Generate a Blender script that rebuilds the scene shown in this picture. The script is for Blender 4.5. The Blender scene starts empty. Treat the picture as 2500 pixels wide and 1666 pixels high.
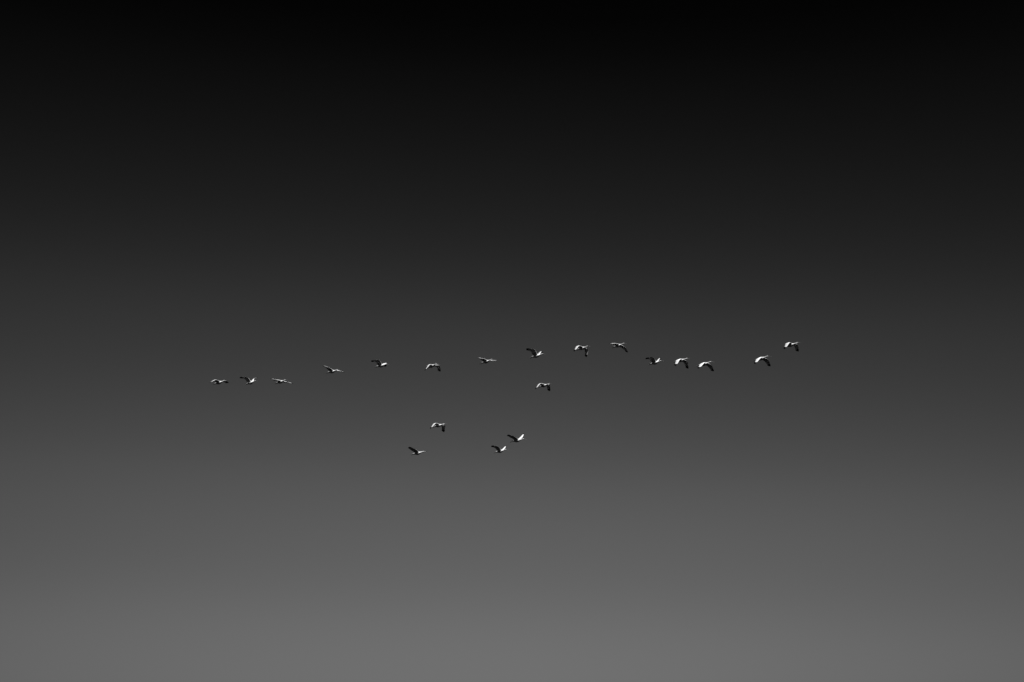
import bpy, math, random
from mathutils import Vector, Matrix

# ------------------------------------------------------------------ camera
scene = bpy.context.scene
R = math.radians
CAM_LOC = Vector((0.0, 0.0, 1.7))
CAM_PITCH = R(15.5)
LENS, SENSOR = 50.0, 36.0
cam = bpy.data.cameras.new('camera')
cam.lens, cam.sensor_width = LENS, SENSOR
cam.clip_start, cam.clip_end = 0.1, 20000.0
cam_ob = bpy.data.objects.new('camera', cam)
scene.collection.objects.link(cam_ob)
cam_ob.location = CAM_LOC
cam_ob.rotation_euler = (R(90) + CAM_PITCH, 0, 0)
scene.camera = cam_ob

# ------------------------------------------------------------------ sky
SUN_ELEV, SUN_AZ = R(52), R(24)          # sun behind the camera to its right, ahead of the flock
world = bpy.data.worlds.new('World')
scene.world = world
world.use_nodes = True
nt = world.node_tree
bg = nt.nodes['Background']
sky = nt.nodes.new('ShaderNodeTexSky')
sky.sky_type = 'NISHITA'
sky.sun_disc = False
sky.sun_elevation = SUN_ELEV
sky.sun_rotation = R(180) - SUN_AZ
# black and white film behind a red filter: only the sky's red light counts, printed with a steep tone curve
sep = nt.nodes.new('ShaderNodeSeparateColor')
nt.links.new(sky.outputs[0], sep.inputs[0])


def wmath(op, a, b=None):
    n = nt.nodes.new('ShaderNodeMath')
    n.operation = op
    for i, v in enumerate((a, b)):
        if v is None:
            continue
        if isinstance(v, (int, float)):
            n.inputs[i].default_value = v
        else:
            nt.links.new(v, n.inputs[i])
    return n.outputs[0]


red = wmath('MULTIPLY', sep.outputs[0], 0.08)
curve = nt.nodes.new('ShaderNodeFloatCurve')
nt.links.new(red, curve.inputs['Value'])
cm = curve.mapping.curves[0]
TONE = [(0.0000, 0.00000), (0.0736, 0.00008), (0.0921, 0.00035), (0.1024, 0.00153), (0.1161, 0.00346), (0.1350, 0.00701), (0.1610, 0.01398), (0.1813, 0.01854), (0.2196, 0.02812), (0.2522, 0.03611), (0.3331, 0.04728), (0.4279, 0.06081), (0.6419, 0.07010), (1.0000, 0.07579)]
while len(cm.points) < len(TONE):
    cm.points.new(0.5, 0.5)
for p, (x, y) in zip(cm.points, TONE):
    p.location = (x, y)
    p.handle_type = 'AUTO_CLAMPED'
curve.mapping.update()
# lens-like fall-off put into the sky colour: brightest along the view axis, darker sideways
tc = nt.nodes.new('ShaderNodeTexCoord')
sx = nt.nodes.new('ShaderNodeSeparateXYZ')
nt.links.new(tc.outputs['Generated'], sx.inputs[0])
LOBE = R(2)
ya = wmath('ADD', wmath('MULTIPLY', sx.outputs[1], math.cos(LOBE)), wmath('MULTIPLY', sx.outputs[0], math.sin(LOBE)))
xa = wmath('SUBTRACT', wmath('MULTIPLY', sx.outputs[0], math.cos(LOBE)), wmath('MULTIPLY', sx.outputs[1], math.sin(LOBE)))
yy = wmath('MULTIPLY', ya, ya)
xx = wmath('MULTIPLY', xa, xa)
cos2 = wmath('DIVIDE', yy, wmath('ADD', wmath('ADD', xx, yy), 1e-6))
lobe = wmath('ADD', wmath('MULTIPLY', wmath('MULTIPLY', cos2, cos2), 0.9), 0.1)
lum = wmath('MULTIPLY', wmath('MULTIPLY', curve.outputs[0], lobe), 10.0)
comb = nt.nodes.new('ShaderNodeCombineColor')
for i in range(3):
    nt.links.new(lum, comb.inputs[i])
nt.links.new(comb.outputs[0], bg.inputs[0])
bg.inputs[1].default_value = 0.1

# ------------------------------------------------------------------ sun
sun = bpy.data.lights.new('sun', 'SUN')
sun.energy, sun.angle = 5.0, R(0.5)
sun.color = (1.0, 1.0, 1.0)              # monochrome photograph: neutral light
sun_ob = bpy.data.objects.new('sun', sun)
scene.collection.objects.link(sun_ob)
to_sun = Vector((math.sin(SUN_AZ) * math.cos(SUN_ELEV), -math.cos(SUN_AZ) * math.cos(SUN_ELEV), math.sin(SUN_ELEV)))
sun_ob.rotation_euler = to_sun.to_track_quat('Z', 'Y').to_euler()
sun_ob.location = (0, -20, 60)

vs = scene.view_settings
vs.view_transform = 'Standard'
vs.look = 'None'
vs.exposure, vs.gamma = 1.4, 1.0
vs.use_curve_mapping = False


# ------------------------------------------------------------------ materials
def material(name, grey, rough=0.7, spec=0.3, var=0.08, scale=40.0, bump=0.0, stripes=0.0, thin=0.0):
    m = bpy.data.materials.new(name)
    m.use_nodes = True
    t = m.node_tree
    b = t.nodes['Principled BSDF']
    b.inputs['Roughness'].default_value = rough
    b.inputs['Specular IOR Level'].default_value = spec
    co = t.nodes.new('ShaderNodeTexCoord')
    no = t.nodes.new('ShaderNodeTexNoise')
    no.inputs['Scale'].default_value = scale
    no.inputs['Detail'].default_value = 4.0
    t.links.new(co.outputs['Object'], no.inputs['Vector'])
    fac = no.outputs['Fac']
    if stripes:                           # vanes of the flight feathers, one stripe each
        wv = t.nodes.new('ShaderNodeTexWave')
        wv.wave_type, wv.bands_direction = 'BANDS', 'Y'
        wv.inputs['Scale'].default_value = stripes
        wv.inputs['Distortion'].default_value = 0.6
        t.links.new(co.outputs['UV'], wv.inputs['Vector'])
        mx = t.nodes.new('ShaderNodeMath')
        mx.operation = 'MULTIPLY_ADD'
        mx.inputs[1].default_value = 0.35
        t.links.new(wv.outputs['Fac'], mx.inputs[0])
        t.links.new(fac, mx.inputs[2])
        fac = mx.outputs[0]
    rp = t.nodes.new('ShaderNodeValToRGB')
    lo, hi = grey * (1 - var), min(0.9, grey * (1 + var))
    rp.color_ramp.elements[0].position, rp.color_ramp.elements[0].color = 0.3, (lo, lo, lo, 1)
    rp.color_ramp.elements[1].position, rp.color_ramp.elements[1].color = 0.9, (hi, hi, hi, 1)
    t.links.new(fac, rp.inputs[0])
    t.links.new(rp.outputs[0], b.inputs['Base Color'])
    if bump:
        bp = t.nodes.new('ShaderNodeBump')
        bp.inputs['Strength'].default_value = bump
        bp.inputs['Distance'].default_value = 0.003
        t.links.new(fac, bp.inputs['Height'])
        t.links.new(bp.outputs[0], b.inputs['Normal'])
    if thin:                                # a single layer of flight feathers lets some sun through
        out = t.nodes['Material Output']
        tr = t.nodes.new('ShaderNodeBsdfTranslucent')
        t.links.new(rp.outputs[0], tr.inputs[0])
        sp = t.nodes.new('ShaderNodeSeparateXYZ')
        t.links.new(co.outputs['UV'], sp.inputs[0])
        mr = t.nodes.new('ShaderNodeMapRange')
        mr.interpolation_type = 'SMOOTHSTEP'
        for k, v in ((1, 0.38), (2, 0.68), (3, 0.0), (4, thin)):
            mr.inputs[k].default_value = v
        t.links.new(sp.outputs[1], mr.inputs[0])
        mu = t.nodes.new('ShaderNodeMapRange')
        for k, v in ((1, 0.1), (2, 0.7), (3, 0.35), (4, 1.0)):
            mu.inputs[k].default_value = v
        t.links.new(sp.outputs[0], mu.inputs[0])
        pr = t.nodes.new('ShaderNodeMath')
        pr.operation = 'MULTIPLY'
        t.links.new(mr.outputs[0], pr.inputs[0])
        t.links.new(mu.outputs[0], pr.inputs[1])
        mix = t.nodes.new('ShaderNodeMixShader')
        t.links.new(pr.outputs[0], mix.inputs[0])
        t.links.new(b.outputs[0], mix.inputs[1])
        t.links.new(tr.outputs[0], mix.inputs[2])
        t.links.new(mix.outputs[0], out.inputs[0])
    return m


M_WHITE = material('white_plumage', 0.38, 0.75, 0.2, 0.06, 55, 0.25, 7.0, 0.10)
M_BLACK = material('black_feathers', 0.002, 0.8, 0.03, 0.3, 60, 0.2)
M_BILL = material('bill_horn', 0.07, 0.45, 0.35, 0.3, 30)
M_FACE = material('bare_face_skin', 0.10, 0.5, 0.3, 0.2, 60)
M_LEG = material('leg_skin', 0.09, 0.55, 0.3, 0.3, 50)
M_EYE = material('eye_gloss', 0.02, 0.15, 0.5, 0.1, 20)

# ------------------------------------------------------------------ unseen sheet added below the flock, near black so undersides get little bounce
mw = bpy.data.materials.new('low_bounce_black')
mw.use_nodes = True
b = mw.node_tree.nodes['Principled BSDF']
b.inputs['Base Color'].default_value = (0.001, 0.001, 0.001, 1)
b.inputs['Specular IOR Level'].default_value = 0.02
b.inputs['Roughness'].default_value = 0.12
b.inputs['IOR'].default_value = 1.33
wn = mw.node_tree.nodes.new('ShaderNodeTexNoise')
wn.inputs['Scale'].default_value = 0.9
wn.inputs['Detail'].default_value = 6.0
wc = mw.node_tree.nodes.new('ShaderNodeTexCoord')
mw.node_tree.links.new(wc.outputs['Object'], wn.inputs['Vector'])
wb = mw.node_tree.nodes.new('ShaderNodeBump')
wb.inputs['Strength'].default_value = 0.4
wb.inputs['Distance'].default_value = 0.2
mw.node_tree.links.new(wn.outputs['Fac'], wb.inputs['Height'])
mw.node_tree.links.new(wb.outputs[0], b.inputs['Normal'])
N = 96
me = bpy.data.meshes.new('low_bounce_ground')
ring = [(9000 * math.cos(2 * math.pi * k / N), 9000 * math.sin(2 * math.pi * k / N), 0) for k in range(N)]
me.from_pydata([(0, 0, 0)] + ring, [], [(0, 1 + k, 1 + (k + 1) % N) for k in range(N)])
me.materials.append(mw)
low_bounce_ground = bpy.data.objects.new('low_bounce_ground', me)
scene.collection.objects.link(low_bounce_ground)
low_bounce_ground['kind'] = 'structure'


# ------------------------------------------------------------------ one bird
def mesh_object(name, verts, faces, mat, parent, smooth=True, uvs=None, subsurf=0):
    d = bpy.data.meshes.new(name)
    d.from_pydata([tuple(v) for v in verts], [], faces)
    d.materials.append(mat)
    if smooth:
        d.polygons.foreach_set('use_smooth', [True] * len(d.polygons))
    if uvs:
        lay = d.uv_layers.new(name='UVMap')
        for lp in d.loops:
            lay.data[lp.index].uv = uvs[lp.vertex_index]
    o = bpy.data.objects.new(name, d)
    scene.collection.objects.link(o)
    o.parent = parent
    if subsurf:
        s = o.modifiers.new('smooth', 'SUBSURF')
        s.levels = s.render_levels = subsurf
    return o


# x, centre height, half width, half height of the body from tail to face
PROFILE = [(-0.226, 0.013, 0.034, 0.0030), (-0.200, 0.011, 0.031, 0.0045), (-0.165, 0.009, 0.029, 0.010),
           (-0.125, 0.005, 0.034, 0.023), (-0.085, 0.001, 0.043, 0.036), (-0.04, -0.003, 0.053, 0.049),
           (0.01, -0.004, 0.058, 0.053), (0.055, 0.0, 0.056, 0.051), (0.095, 0.006, 0.047, 0.043),
           (0.125, 0.012, 0.036, 0.033), (0.155, 0.017, 0.025, 0.024), (0.19, 0.022, 0.019, 0.0195),
           (0.225, 0.028, 0.0170, 0.0175), (0.255, 0.034, 0.0165, 0.0170), (0.278, 0.037, 0.0175, 0.0185),
           (0.300, 0.036, 0.0170, 0.0175), (0.318, 0.032, 0.0125, 0.0135), (0.331, 0.028, 0.0080, 0.0090)]


def profile(x):
    P = PROFILE
    i = 0
    while i < len(P) - 2 and x > P[i + 1][0]:
        i += 1
    t = (x - P[i][0]) / (P[i + 1][0] - P[i][0])
    out = []
    for k in (1, 2, 3):
        p0, p1, p2, p3 = (P[max(i - 1, 0)][k], P[i][k], P[i + 1][k], P[min(i + 2, len(P) - 1)][k])
        out.append(0.5 * (2 * p1 + (p2 - p0) * t + (2 * p0 - 5 * p1 + 4 * p2 - p3) * t * t
                          + (3 * p1 - p0 - 3 * p2 + p3) * t ** 3))
    return out


ROOT_X = [0.100 - 0.175 * k / 7 for k in range(8)]          # wing root, front to back
XS = sorted([-0.226, -0.200, -0.17, -0.135, -0.105] + ROOT_X +
            [0.125, 0.15, 0.175, 0.2, 0.225, 0.25, 0.27, 0.287, 0.303, 0.318, 0.331])
SEG = 16
ARM, HAND = 0.205, 0.285
CH_U = [0.0, 0.05, 0.14, 0.28, 0.46, 0.66, 0.86, 1.0]       # chord stations, leading to trailing edge
CH_T = [0.35, 0.75, 1.0, 0.95, 0.70, 0.42, 0.20, 0.06]      # relative half thickness there


def wing_dir(side, d, s):
    return Vector((math.sin(s), side * math.cos(s) * math.cos(d), math.cos(s) * math.sin(d)))


def smooth01(t):
    t = max(0.0, min(1.0, t))
    return t * t * (3 - 2 * t)


def wing_frames(side, d1, d2, s1, s2, rng, twist, incid):
    """leading-edge points, chord vectors, normals and thickness of the wing's cross-sections"""
    root = Vector((0.100, side * 0.044, 0.034))
    sh = Vector((0.075, side * 0.05, 0.03))
    wrist = sh + ARM * wing_dir(side, d1, s1)
    tip = wrist + HAND * wing_dir(side, d2, s2)
    pts, par = [], []
    NA, NH = 10, 15
    for k in range(NA):
        t = k / NA
        p = root.lerp(wrist, t)
        p.x += 0.010 * math.sin(math.pi * t)               # skin fold in front of the elbow
        pts.append(p); par.append(0.42 * t)
    for k in range(NH + 1):
        t = k / NH
        p = wrist.lerp(tip, t)
        p.x += 0.012 * math.sin(math.pi * t)               # convex leading edge of the hand
        pts.append(p); par.append(0.42 + 0.58 * t)
    for _ in range(5):                                     # round the bend at the wrist
        q = [p.copy() for p in pts]
        for k in range(1, len(pts) - 1):
            q[k] = pts[k] * 0.4 + (pts[k - 1] + pts[k + 1]) * 0.3
        pts = q
    fr = []
    for k, p in enumerate(pts):
        a, b_ = pts[max(k - 1, 0)], pts[min(k + 1, len(pts) - 1)]
        s = (b_ - a).normalized()
        v = par[k]
        c = Vector((-1, 0, 0))
        c = (c - s * c.dot(s) * smooth01(v / 0.3)).normalized()
        n = s.cross(c) * side
        n.normalize()
        tw = twist * smooth01(v) + incid * smooth01(v / 0.2)
        c = (c * math.cos(tw) + n * math.sin(tw)).normalized()
        n = (s.cross(c) * side).normalized()
        h = max(0.0, (v - 0.42) / 0.58)
        c = (c + s * 0.25 * smooth01(h)).normalized()      # primaries slant outwards
        chord = 0.175 - 0.012 * smooth01(v / 0.42)
        chord *= 1.0 - 0.62 * max(0.0, h) ** 1.4
        th = 0.011 * (1 - smooth01(v / 0.55)) + 0.0028
        fr.append((p, c, n, s, chord, th, v))
    return fr, tip


TIP_AT = 0.86                                              # white wing ends here, black primaries go on


def build_bird(root, pose, seed, twist, incid):
    rng = random.Random(seed)
    d1, d2, s1, s2, e1, e2, g1, g2 = [R(a) for a in pose]
    verts, faces, uvs = [], [], []
    for x in XS:
        zc, ry, rz = profile(x)
        for k in range(SEG):
            a = 2 * math.pi * k / SEG
            verts.append(Vector((x, ry * math.cos(a), zc + rz * math.sin(a))))
            uvs.append((0.5, 0.0))
    ia = min(range(len(XS)), key=lambda i: abs(XS[i] - ROOT_X[-1]))
    ib = min(range(len(XS)), key=lambda i: abs(XS[i] - ROOT_X[0]))
    hole = {(i, k) for i in range(ia, ib) for k in (1, 2, 5, 6)}
    for i in range(len(XS) - 1):
        for k in range(SEG):
            if (i, k) in hole:
                continue
            k2 = (k + 1) % SEG
            faces.append((i * SEG + k, i * SEG + k2, (i + 1) * SEG + k2, (i + 1) * SEG + k))
    faces.append(tuple(range(SEG - 1, -1, -1)))
    e = (len(XS) - 1) * SEG
    faces.append(tuple(range(e, e + SEG)))
    for side in (1, -1):
        sg = -side                                         # right wing is the one nearer the camera
        fr, tip = wing_frames(side, d1 + sg * e1, d2 + sg * e2, s1 + sg * g1, s2 + sg * g2, rng, R(twist), R(incid))
        top, mid, bot = (3, 2, 1) if side == 1 else (5, 6, 7)
        loop = [i * SEG + top for i in range(ib, ia - 1, -1)] + [ia * SEG + mid] + \
               [i * SEG + bot for i in range(ia, ib + 1)] + [ib * SEG + mid]
        last = None
        for (p, c, n, s, chord, th, v) in fr[2:]:
            if v > TIP_AT + 0.01:
                break
            ch = chord + rng.uniform(-0.004, 0.004)
            cur = []
            droop = -0.05 * ch
            for u, t in zip(CH_U, CH_T):
                cam_ = 0.055 * ch * math.sin(math.pi * u ** 0.8) + droop * u * u
                cur.append((p + c * (u * ch) + n * (cam_ + th * t), u))
            back = (p + c * (ch * 1.01) + n * droop, 1.0)
            low = []
            for u, t in zip(CH_U, CH_T):
                cam_ = 0.055 * ch * math.sin(math.pi * u ** 0.8) + droop * u * u
                low.append((p + c * (u * ch) + n * (cam_ - th * t * 0.7), u))
            front = (p - c * 0.004, 0.0)
            ringv = cur + [back] + low[::-1] + [front]
            base = len(verts)
            for co, u in ringv:
                verts.append(co); uvs.append((u, v))
            new = list(range(base, base + len(ringv)))
            for k in range(len(loop)):
                k2 = (k + 1) % len(loop)
                f = (loop[k], loop[k2], new[k2], new[k])
                faces.append(f if side == -1 else f[::-1])
            loop = new
            last = (p, c, n, s, chord, v)
        faces.append(tuple(loop[::-1]) if side == 1 else tuple(loop))
        # black primaries
        p, c, n, s, chord, v = last
        tv, tf = [], []
        out = (tip - p)
        L = out.length
        fwd = out.normalized()
        for j in range(6):
            f = j / 5
            start = p + c * (chord * (0.06 + 0.86 * f)) - fwd * 0.022 + n * (0.0012 * (j % 2) + 0.002 * (1 - f))
            ang = R(1 + 16 * f)
            dr = (fwd * math.cos(ang) + c * math.sin(ang)).normalized()
            ln = (L + 0.022) * (1.0 - 0.05 * f - 0.35 * f * f)
            wdir = dr.cross(n).normalized()
            w = 0.0150 - 0.002 * f
            base = len(tv)
            for t_, ww in ((0, 0.9), (0.35, 1.0), (0.68, 0.95), (0.9, 0.72), (1.0, 0.3)):
                cen = start + dr * (ln * t_) + n * (-0.012 * t_ * t_ * ln / 0.08 * 0.3)
                for a_, b_ in ((1, 0), (0, 1), (-1, 0), (0, -1)):
                    tv.append(cen + wdir * (w * ww * a_) + n * (0.0014 * b_ * (1.1 - t_)))
            for q in range(4):
                for a_ in range(4):
                    x0, x1 = base + q * 4 + a_, base + q * 4 + (a_ + 1) % 4
                    tf.append((x0, x1, x1 + 4, x0 + 4))
            tf.append((base + 3, base + 2, base + 1, base))
            tf.append((base + 16, base + 17, base + 18, base + 19))
        wt = mesh_object('wing_tip', tv, tf, M_BLACK, root)
        wt['label'] = 'black fingered feathers at the end of the wing'
    body = mesh_object('body', verts, faces, M_WHITE, root, True, uvs, 1)
    body.data.materials.append(M_FACE)
    for pl in body.data.polygons:
        if all(verts[q].x > 0.3025 for q in pl.vertices) and all(abs(verts[q].y) < 0.03 for q in pl.vertices):
            pl.material_index = 1                          # bare skin round the base of the bill
    # long down-curved bill
    bv, bf = [], []
    spine = [(0.322, 0.0295, 0.0085), (0.345, 0.0285, 0.0065), (0.37, 0.0245, 0.0055), (0.395, 0.0170, 0.0045),
             (0.415, 0.0075, 0.0035), (0.430, -0.003, 0.0014)]
    for x, z, r in spine:
        for k in range(8):
            a = 2 * math.pi * k / 8
            bv.append(Vector((x, r * 0.8 * math.cos(a), z + r * math.sin(a))))
    for i in range(len(spine) - 1):
        for k in range(8):
            bf.append((i * 8 + k, i * 8 + (k + 1) % 8, i * 8 + 8 + (k + 1) % 8, i * 8 + 8 + k))
    bf.append(tuple(range(7, -1, -1)))
    bf.append(tuple(range(len(bv) - 8, len(bv))))
    mesh_object('bill', bv, bf, M_BILL, root)
    # legs trailing under the tail, toes bunched behind
    for side in (1, -1):
        lv, lf = [], []
        spine = [(-0.10, -0.022, 0.010), (-0.15, -0.020, 0.0065), (-0.19, -0.018, 0.0055), (-0.225, -0.020, 0.0050),
                 (-0.245, -0.022, 0.0075), (-0.27, -0.025, 0.0085), (-0.300, -0.029, 0.0025)]
        for x, z, r in spine:
            for k in range(6):
                a = 2 * math.pi * k / 6
                lv.append(Vector((x, side * 0.012 + r * math.cos(a), z + r * 0.8 * math.sin(a))))
        for i in range(len(spine) - 1):
            for k in range(6):
                lf.append((i * 6 + k, i * 6 + 6 + k, i * 6 + 6 + (k + 1) % 6, i * 6 + (k + 1) % 6))
        lf.append(tuple(range(6)))
        lf.append(tuple(range(len(lv) - 1, len(lv) - 7, -1)))
        mesh_object('leg', lv, lf, M_LEG, root)
    for side in (1, -1):
        ev, ef = [], []
        for i in range(1, 5):
            for k in range(8):
                th, ph = math.pi * i / 5, 2 * math.pi * k / 8
                ev.append(Vector((0.303 + 0.004 * math.sin(th) * math.cos(ph), side * (0.0160 + 0.003 * math.cos(th)),
                                  0.039 + 0.004 * math.sin(th) * math.sin(ph))))
        for i in range(3):
            for k in range(8):
                ef.append((i * 8 + k, i * 8 + (k + 1) % 8, i * 8 + 8 + (k + 1) % 8, i * 8 + 8 + k))
        ef += [tuple(range(8)), tuple(range(31, 23, -1))]
        mesh_object('eye', ev, ef, M_EYE, root)
    return body


# ------------------------------------------------------------------ the flock
# photo column and row of the bird's middle, distance in metres, heading, pitch, roll,
# then arm and hand dihedral, arm and hand sweep, and the near-far difference of the four (degrees)
POSES = [
    (533.8,935.1,49.62,-37.0,-0.3,2.3,16.6,-19.4,14.4,-22.4,-6.8,-11.0,3.8,6.6),
    (611.3,935.4,51.50,-44.0,-1.4,0.7,59.3,9.7,-24.4,-16.6,2.2,-16.3,0.1,6.5),
    (683.8,933.3,50.40,-43.9,-1.7,0.3,-1.5,-2.3,9.4,2.3,-0.4,-0.9,1.9,9.5),
    (810.1,908.1,49.03,-41.8,-3.3,-0.5,14.8,1.5,14.0,-6.2,2.0,1.3,0.8,3.7),
    (929.3,893.9,49.83,-40.9,-3.9,-1.3,42.0,-22.6,6.9,-41.3,2.5,6.6,2.1,8.2),
    (1053.6,894.9,49.94,-51.3,0.2,1.5,-5.0,-54.9,33.0,-31.1,-5.7,-5.0,1.9,4.8),
    (1185.9,884.0,49.16,-44.6,-0.2,1.0,10.1,2.4,16.3,-11.2,-2.8,-6.0,1.6,3.4),
    (1308.9,870.1,47.95,-43.8,-1.7,0.2,54.6,3.8,2.2,-31.0,-0.9,-2.0,0.2,1.1),
    (1419.9,851.5,50.63,-48.0,-1.5,-1.6,-1.0,-73.2,8.6,-24.7,5.1,9.5,6.0,-1.8),
    (1508.3,845.0,50.69,-47.8,-0.8,-1.4,-9.4,-20.4,17.1,-13.3,5.4,8.1,3.3,3.2),
    (1598.2,886.9,50.02,-47.7,-2.4,1.4,50.6,-2.5,8.3,-31.3,-3.2,-10.2,0.9,2.1),
    (1661.1,880.9,49.91,-43.5,-2.2,0.6,-13.1,-58.6,18.0,-17.6,-1.2,-5.6,2.7,0.8),
    (1717.9,889.9,47.99,-42.8,-0.0,0.9,-14.9,-43.4,25.1,-15.3,-2.6,-5.6,1.8,-2.4),
    (1856.7,876.5,47.68,-45.6,-0.5,0.9,-19.0,-46.3,22.2,-19.1,-2.4,-6.9,1.1,-4.5),
    (1928.9,843.6,47.11,-45.5,-0.3,1.1,5.3,-58.3,20.9,-22.9,-3.6,-4.8,0.5,-2.8),
    (1327.0,942.5,51.39,-47.8,-1.7,1.1,8.0,-57.9,4.4,-27.5,-4.1,-1.1,3.4,2.6),
    (1069.8,1040.1,49.39,-41.5,-1.0,0.0,5.9,-62.5,10.2,-30.6,-0.1,1.8,3.1,2.0),
    (1018.7,1107.4,49.07,-37.0,-1.1,-0.2,20.1,10.5,5.5,-8.2,-0.7,-2.0,3.4,4.4),
    (1220.2,1102.6,51.99,-40.4,-0.8,1.5,35.6,16.7,7.6,-25.3,-2.3,-13.5,5.2,9.3),
    (1261.5,1076.5,48.88,-38.1,-2.0,2.7,27.4,25.3,3.5,-17.5,-6.0,-14.6,2.6,2.4),
]
TWIST = [-10, -12, 13, 13, -8, -12, 13, -4, -4, 12, -4, 0, 0, 0, -4, -16, -16, -10, -14, -14]   # nose-down twist of the hand on the downstroke
INCID = [0, -8, 0, 0, -20, 0, 0, -18, 0, 0, -20, 0, 0, 0, 0, 0, 0, -4, -4, 0]   # how far the rear edge of the arm is turned down
LABELS = [
    'leftmost bird of the flock, bent wings with drooping black tips',
    'second bird from the left end, wings lifted in a wide V, left wing dark',
    'third bird from the left end, long thin wings held flat',
    'fourth bird from the left in the long line, flat wings tilted down to the right',
    'fifth bird from the left, dark left wing arched high behind its back',
    'sixth bird from the left, white left wing and dark right wing bowed down',
    'seventh bird from the left in the long line, level outstretched wings, near the middle',
    'bird with steep dark raised wing straight above the lone bird under the line',
    'bird with a grey feathered wing hanging straight down, highest near the middle',
    'bird with flat white left wing and long dark wing slanting down to the right',
    'bird with arched dark left wing just left of two birds with broad white lowered wings',
    'left bird of the close pair with broad white lowered wings, right half of the line',
    'right bird of the close pair with broad white lowered wings, right half of the line',
    'second bird from the right end, broad white wing and dark wing swept down',
    'rightmost bird at the head of the flock, wings bowed down, grey patch on dark wing',
    'lone bird with drooping wings between the long line and the four birds below',
    'upper left bird of the lower four, wings arched down with a black wing tip',
    'lower left bird of the lower four, dark left wing raised, black tip at far right',
    'lower right bird of the lower four, wings in a V, just below its neighbour',
    'upper bird of the neighbouring two at lower right, wings raised in a tall V',
]
F_PX = 2500.0 * LENS / SENSOR
fwd = Vector((0, math.cos(CAM_PITCH), math.sin(CAM_PITCH)))
upv = Vector((0, -math.sin(CAM_PITCH), math.cos(CAM_PITCH)))
for i, (pose, label) in enumerate(zip(POSES, LABELS)):
    u, v, dist, yaw, pit, rol = pose[:6]
    loc = CAM_LOC + dist * (fwd + Vector((1, 0, 0)) * ((u - 1250) / F_PX) - upv * ((v - 833) / F_PX))
    rot = Matrix.Rotation(R(yaw), 4, 'Z') @ Matrix.Rotation(-R(pit), 4, 'Y') @ Matrix.Rotation(R(rol), 4, 'X')
    root = bpy.data.objects.new('bird', None)
    root.empty_display_size = 0.1
    scene.collection.objects.link(root)
    root.matrix_world = Matrix.Translation(loc) @ rot
    root['label'] = label
    root['category'] = 'bird'
    root['group'] = 'flock of white birds flying in a loose line'
    build_bird(root, pose[6:], 100 + i, TWIST[i], INCID[i])
